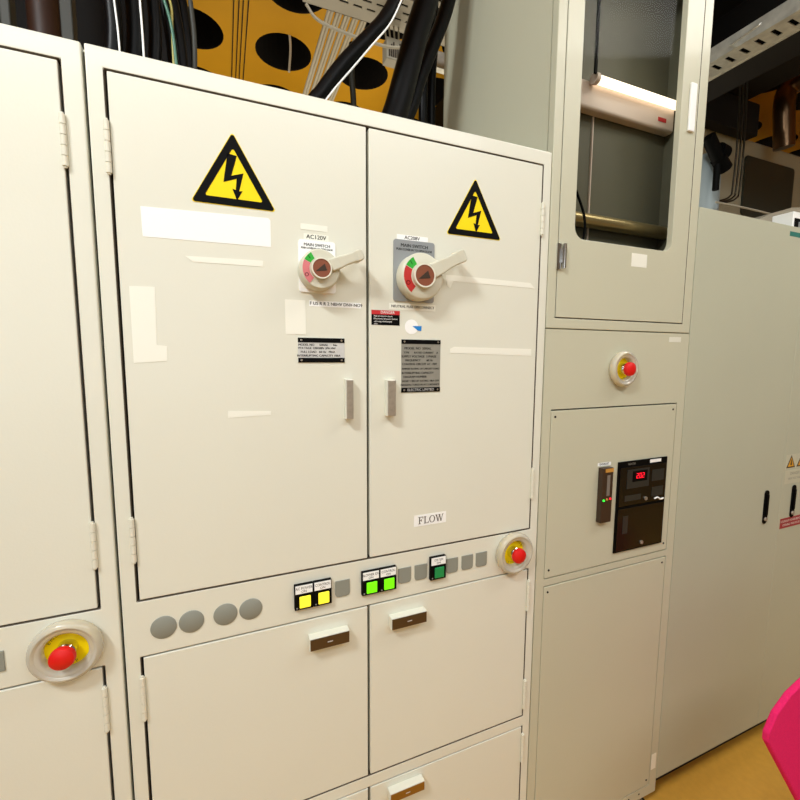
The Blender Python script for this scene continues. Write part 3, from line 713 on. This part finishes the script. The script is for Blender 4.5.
cable([(0.618, 1.200, 3.035), (0.617, 1.200, 2.937), (0.626, 1.200, 2.757)], .014, 'strut', 'flat grey strap hanging beneath the slotted tray', upto=3.10, down=2.0)
b = B(); p = (0.267, 1.100, 3.177)
b.vlathe([(0, p[2]-.0), (.055, p[2]), (.075, p[2]+.012), (.08, p[2]+.04), (.08, 3.8), (0, 3.8)], p[0], p[1], 32)
tag(ob('pipe', b, 'tray', smooth=True), 'beige round pipe end near the yellow ceiling', 'pipe')
jb = (0.756, 1.000, 2.984)
j = thing('junction_box', 'small pale junction box with loose wires beside the thick black cable', 'junction box', jb)
ob('box_body', B().box(jb[0]-.035, jb[0]+.04, jb[1], jb[1]+.06, jb[2]-.04, jb[2]+.05), 'tray', j, bevel=.004)
b = B()
for k in range(6): b.box(jb[0]-.025+.01*k, jb[0]-.020+.01*k, jb[1]-.004, jb[1], jb[2]-.03, jb[2]+.01+.01*(k % 3))
ob('terminal_slots', b, 'dbrown', j)
b = B()
for k in range(4): b.sweep([(jb[0]-.03+.02*k, jb[1]+.02, jb[2]+.045), (jb[0]-.04+.025*k, jb[1]+.03, jb[2]+.15), (jb[0]-.01+.02*k, jb[1]+.03, 3.10)], .004, 8)
ob('loose_wires', b, 'tube', j, smooth=True)
b = B(); p0 = (0.998, 1.200, 3.187); p1 = (1.091, 1.200, 3.105); b.box(p0[0], p0[0]+.3, 1.2, 1.24, p1[2], p0[2])
tag(ob('bracket', b, 'tgal', bevel=.003), 'small galvanised bracket beside the tall cabinet side', 'bracket')
# dark backdrop slab, struts and pipe over the left side
b = B(); p = (-0.114, 1.600, 3.172)
b.box(-4.5, p[0]-.02, 1.6, 2.3, 2.4, 3.75)
tag(ob('dark_slab', b, 'duct', bevel=.01), 'large dark brown backdrop slab above the left cabinet', 'duct')
tag(ob('strut', B().box(-0.477, -0.456, .5, .54, 2.142, 3.79), 'strut', bevel=.003), 'grey upright strut at the far left edge', 'strut')
tag(ob('strut', B().box(-0.355, -0.328, .5, .54, 2.142, 3.79), 'strut', bevel=.003), 'grey upright strut above the left cabinet', 'strut')
p0 = (-0.592, 1.200, 2.967); p1 = (-0.550, 1.200, 2.771)
tag(ob('pipe', B().rod((p0[0], 1.2, 3.8), (p1[0]-.02, 1.2, 1.9), .05, 20), M['brownpipe'], smooth=True), 'dull brown pipe between the two grey struts', 'pipe')
# ---- machine and services beyond the far cabinet
m0 = (3.288, 1.300, 3.266); m1 = (4.885, 1.300, 2.134)
mc = thing('process_machine', 'beige machine with a dark rounded window behind the far cabinet', 'machine', (3.4, 1.6, 0))
wz1 = (3.844, 1.300, 3.218); wz0 = (4.512, 1.300, 2.827)
ob('machine_body', B().box(m0[0]-.25, 5.2, 1.31, 2.1, 0, m0[2]+.06), 'mach', mc, bevel=.02)
ob('machine_window', B().poly(rounded(wz1[0], wz0[0], wz0[2]-.08, wz1[2]-.02, .03, 5), 1.295, 1.309), 'mwin', mc, bevel=.003)
g0 = (2.822, 0.950, 2.726); g1 = (2.922, 0.950, 2.863)
gt = thing('gas_cylinder', 'pale blue-grey gas cylinder with a black regulator behind the far cabinet', 'gas cylinder', (g0[0], .93, 0))
ob('cylinder_body', B().vlathe([(0,0),(.075,0),(.08,.01),(.08,g1[2]-.10),(.065,g1[2]-.03),(.04,g1[2]),(0,g1[2])], g0[0], .93, 32), 'tankblue', gt, smooth=True)
v = (2.722, 0.800, 2.780)
b = B(); b.rod((v[0]-.10, v[1], v[2]+.10), (v[0]+.02, v[1], v[2]-.02), .035); b.rod((v[0]-.01, v[1], v[2]+.04), (v[0]+.05, v[1], v[2]+.03), .045, 16); b.rod((v[0], v[1], v[2]), (v[0]+.07, v[1], v[2]-.05), .04, 14)
b.rod((v[0]+.0, v[1], v[2]), (v[0], v[1], v[2]-.18), .018)
ob('regulator', b, 'black', gt, smooth=True)
tp = [(3.156, 1.000, 3.790), (3.191, 1.000, 3.548), (3.220, 1.000, 3.123), (3.215, 1.000, 2.772), (3.184, 1.000, 2.691), (3.044, 1.000, 2.639)]
P_ = lambda i: (tp[i][0]+k*.037, tp[i][1], tp[i][2]-.0*k)
for k, (px0, lab) in enumerate(((735, 'leftmost thin steel tube in front of the machine'), (739, 'middle thin steel tube in front of the machine'), (743.5, 'rightmost thin steel tube in front of the machine'))):
    cable([P_(0), P_(1), P_(2), P_(3), P_(4), P_(5)], .006, 'darktube', lab, name='tube', cat='tube')
cable([(2.736, 0.800, 2.534), (3.015, 0.800, 2.537), (3.287, 0.800, 2.535)], .006, 'tube', 'thin pale rod lying level above the far cabinet', name='rod', cat='rod')
b = B(); q = [(2.598, 0.500, 2.331), (2.705, 0.500, 2.374), (2.907, 0.500, 2.434), (3.271, 0.500, 2.484), (3.309, 0.500, 2.304), (2.613, 0.500, 2.231)]
b.poly([(p[0], p[2] if k < 4 else 2.087) for k, p in enumerate(q)], .5, .6)
tag(ob('cover', b, 'tray'), 'light grey sloping cover on top of the far cabinet', 'cover')
p = (2.011, 0.050, 2.145)
k_ = thing('controller', 'small white box with a black screen on the far cabinet', 'controller', (p[0]+.05, .1, 2.085))
ob('controller_case', B().box(p[0]-.015, p[0]+.15, .05, .12, 2.085, 2.165), 'white', k_, bevel=.003)
ob('controller_screen', B().box(p[0]-.008, p[0]+.14, .047, .05, 2.090, 2.140), 'black', k_)
ob('screen_mark', B().box(p[0]+.014, p[0]+.030, .0455, .047, 2.105, 2.128), 'greyplate', k_)
# galvanised tray running toward the room on the right
rt_ = thing('cable_tray', 'galvanised slotted tray climbing to the upper right corner', 'cable tray', (2.25, .5, 3.0))
b = B()
b.box(2.17, 2.205, -.6, 3.0, 3.0, 3.004); b.box(2.265, 2.30, -.6, 3.0, 3.0, 3.004)
for k in range(60):
    y = -.6+.06*k; b.box(2.205, 2.265, y, y+.042, 3.0, 3.004)
b.box(2.166, 2.17, -.6, 3.0, 2.995, 3.06); b.box(2.30, 2.304, -.6, 3.0, 2.995, 3.06)
ob('tray_body', b, 'tgal', rt_)
ob('tray_liner', B().box(2.175, 2.295, -.6, 3.0, 3.012, 3.05), 'black', rt_)
for y in (-.3, 1.2, 2.6): ob('hanger_rod', B().rod((2.235, y, 3.05), (2.235, y, 3.52), .006), 'tgal', rt_)
tag(ob('beam', B().box(2.42, 2.75, -.4, 6, 3.14, 3.36), 'duct', bevel=.01), 'dark beam below the galvanised tray', 'beam')
tag(ob('beam', B().box(1.55, 1.80, -.2, 6, 3.25, 3.5), 'black', bevel=.01), 'black beam in the upper right corner above the tray', 'beam')
tag(ob('beam', B().box(2.8, 7.5, 2.6, 2.9, 3.15, 3.51), 'duct', bevel=.01), 'dark cross beam high behind the machine', 'beam')
tag(ob('dark_slab', B().box(1.85, 3.68, -.6, 7.5, 3.52, 3.78), 'duct', bevel=.01), 'wide black slab added to darken the ceiling on the right', 'duct')  # black slab added so the yellow ceiling reads dark here
cable([(2.307, 0.600, 3.101), (2.015, 0.250, 2.932), (2.045, 0.250, 2.955)], .004, 'tgal', 'thin metal rod above the galvanised tray', name='rod', cat='rod')
a_ = (3.181, 1.260, 3.542); c_ = (3.798, 1.260, 3.281)
tag(ob('control_box', B().box(a_[0], c_[0], 1.20, 1.29, c_[2], 3.51), 'duct', bevel=.01), 'dark box hanging between the gas cylinder and the yellow ceiling', 'box')
# large clad pipe with a bend
pb = [(4.043, 1.150, 3.221), (4.010, 1.150, 3.417), (3.992, 1.150, 3.520), (4.013, 1.150, 3.624), (4.031, 1.100, 3.657), (4.041, 1.000, 3.666), (4.127, 0.850, 3.719)]
tag(ob('pipe', B().sweep(pb, .066, 24, 8), 'copper', smooth=True), 'bronze clad pipe bending to the right edge behind the machine', 'pipe')
# ---- magenta chair in the near right corner
ch = thing('office_chair', 'magenta upholstered chair, its back corner showing at the lower right', 'chair', (1.10, -.70, 0))
q = [(1.280, -0.420, 0.514), (1.101, -0.420, 0.756), (1.100, -0.420, 0.777), (1.126, -0.420, 0.817), (1.175, -0.420, 0.849), (1.245, -0.420, 0.870)]
Q = [(p[0], p[2]) for p in q]; x1 = Q[0][0]+.40; zt = Q[-1][1]
Q = Q+[(Q[-1][0]+.05, zt+.03), (x1-.08, zt+.03), (x1, zt-.05), (x1, zt-.25), (x1-.09, Q[0][1]-.14), (Q[0][0]+.07, Q[0][1]-.14)]
ob('backrest', B().poly(Q, -.434, -.42), 'pink', ch, bevel=.004, seg=3)
xc = Q[0][0]+.21
ob('seat', B().poly(rounded(xc-.21, xc+.21, .44, .52, .03), -.95, -.50), 'pink', ch, bevel=.02, seg=3)
ob('back_support', B().box(xc-.03, xc+.03, -.42, -.395, .46, .80), 'black', ch, bevel=.004)
ob('gas_column', B().vlathe([(0,.10),(.028,.10),(.028,.30),(.018,.30),(.018,.44),(0,.44)], xc, -.70, 20), 'black', ch, smooth=True)
for k in range(5):
    a = 2*math.pi*k/5+.3; e_ = (xc+.22*math.cos(a), -.70+.2*math.sin(a), .075)
    ob('leg', B().rod((xc, -.70, .11), e_, .016), 'black', ch, smooth=True)
    ob('caster', B().rod((e_[0]-.012, e_[1], .028), (e_[0]+.012, e_[1], .028), .028, 18), 'black', ch, smooth=True)
# ================================================================== LIGHT AND CAMERA
def area(name, loc, target, sx, sy, power, col):
    L = bpy.data.lights.new(name, 'AREA'); L.shape = 'RECTANGLE'; L.size = sx; L.size_y = sy; L.energy = power; L.color = col
    o = bpy.data.objects.new(name, L); COL.objects.link(o); o.location = loc
    o.rotation_euler = (Vector(target)-Vector(loc)).to_track_quat('-Z', 'Y').to_euler(); return o
area('key_light', (-1.55, -1.45, 3.72), (.3, 0, 1.2), .6, .3, 76, (.93, .985, 1))
area('fill_light', (.5, -2.4, 3.72), (.5, 0, .6), 3.5, .7, 60, (.93, .985, 1))
area('low_fill_light', (-1.0, -2.9, 1.9), (-.1, 0, .8), 2.6, 1.4, 13, (.90, .97, 1))
area('right_fill_light', (2.7, -1.0, 3.72), (2.4, -.3, 0), 1.6, .6, 40, (1, .985, .92))  # extra fill added to brighten the right side, not a room lamp
area('ceiling_bounce_light', (1.5, 2.6, 1.4), (1.5, 2.4, 3.8), 4.5, 1.8, 64, (1, .92, .74))
w = bpy.data.worlds.new('room_ambient'); SC.world = w; w.use_nodes = True
w.node_tree.nodes['Background'].inputs[0].default_value = (.95, .98, 1, 1); w.node_tree.nodes['Background'].inputs[1].default_value = .38
cam = bpy.data.cameras.new('camera'); co = bpy.data.objects.new('camera', cam); COL.objects.link(co); SC.camera = co
cam.sensor_width = 36; cam.lens = 424.73/800*36; cam.clip_start = .02
pitch, yaw, roll = -.10509222, .39170349, .00488508
fw = Vector((math.sin(yaw)*math.cos(pitch), math.cos(yaw)*math.cos(pitch), math.sin(pitch)))
rt = Vector((math.cos(yaw), -math.sin(yaw), 0)); up = rt.cross(fw)
r2 = rt*math.cos(roll)+up*math.sin(roll); u2 = -rt*math.sin(roll)+up*math.cos(roll)
mw = Matrix((r2, u2, -fw)).transposed().to_4x4(); mw.translation = (0, -.92, 1.62)
co.matrix_world = mw
SC.view_settings.view_transform = 'Standard'; SC.view_settings.look = 'None'; SC.view_settings.exposure = 0
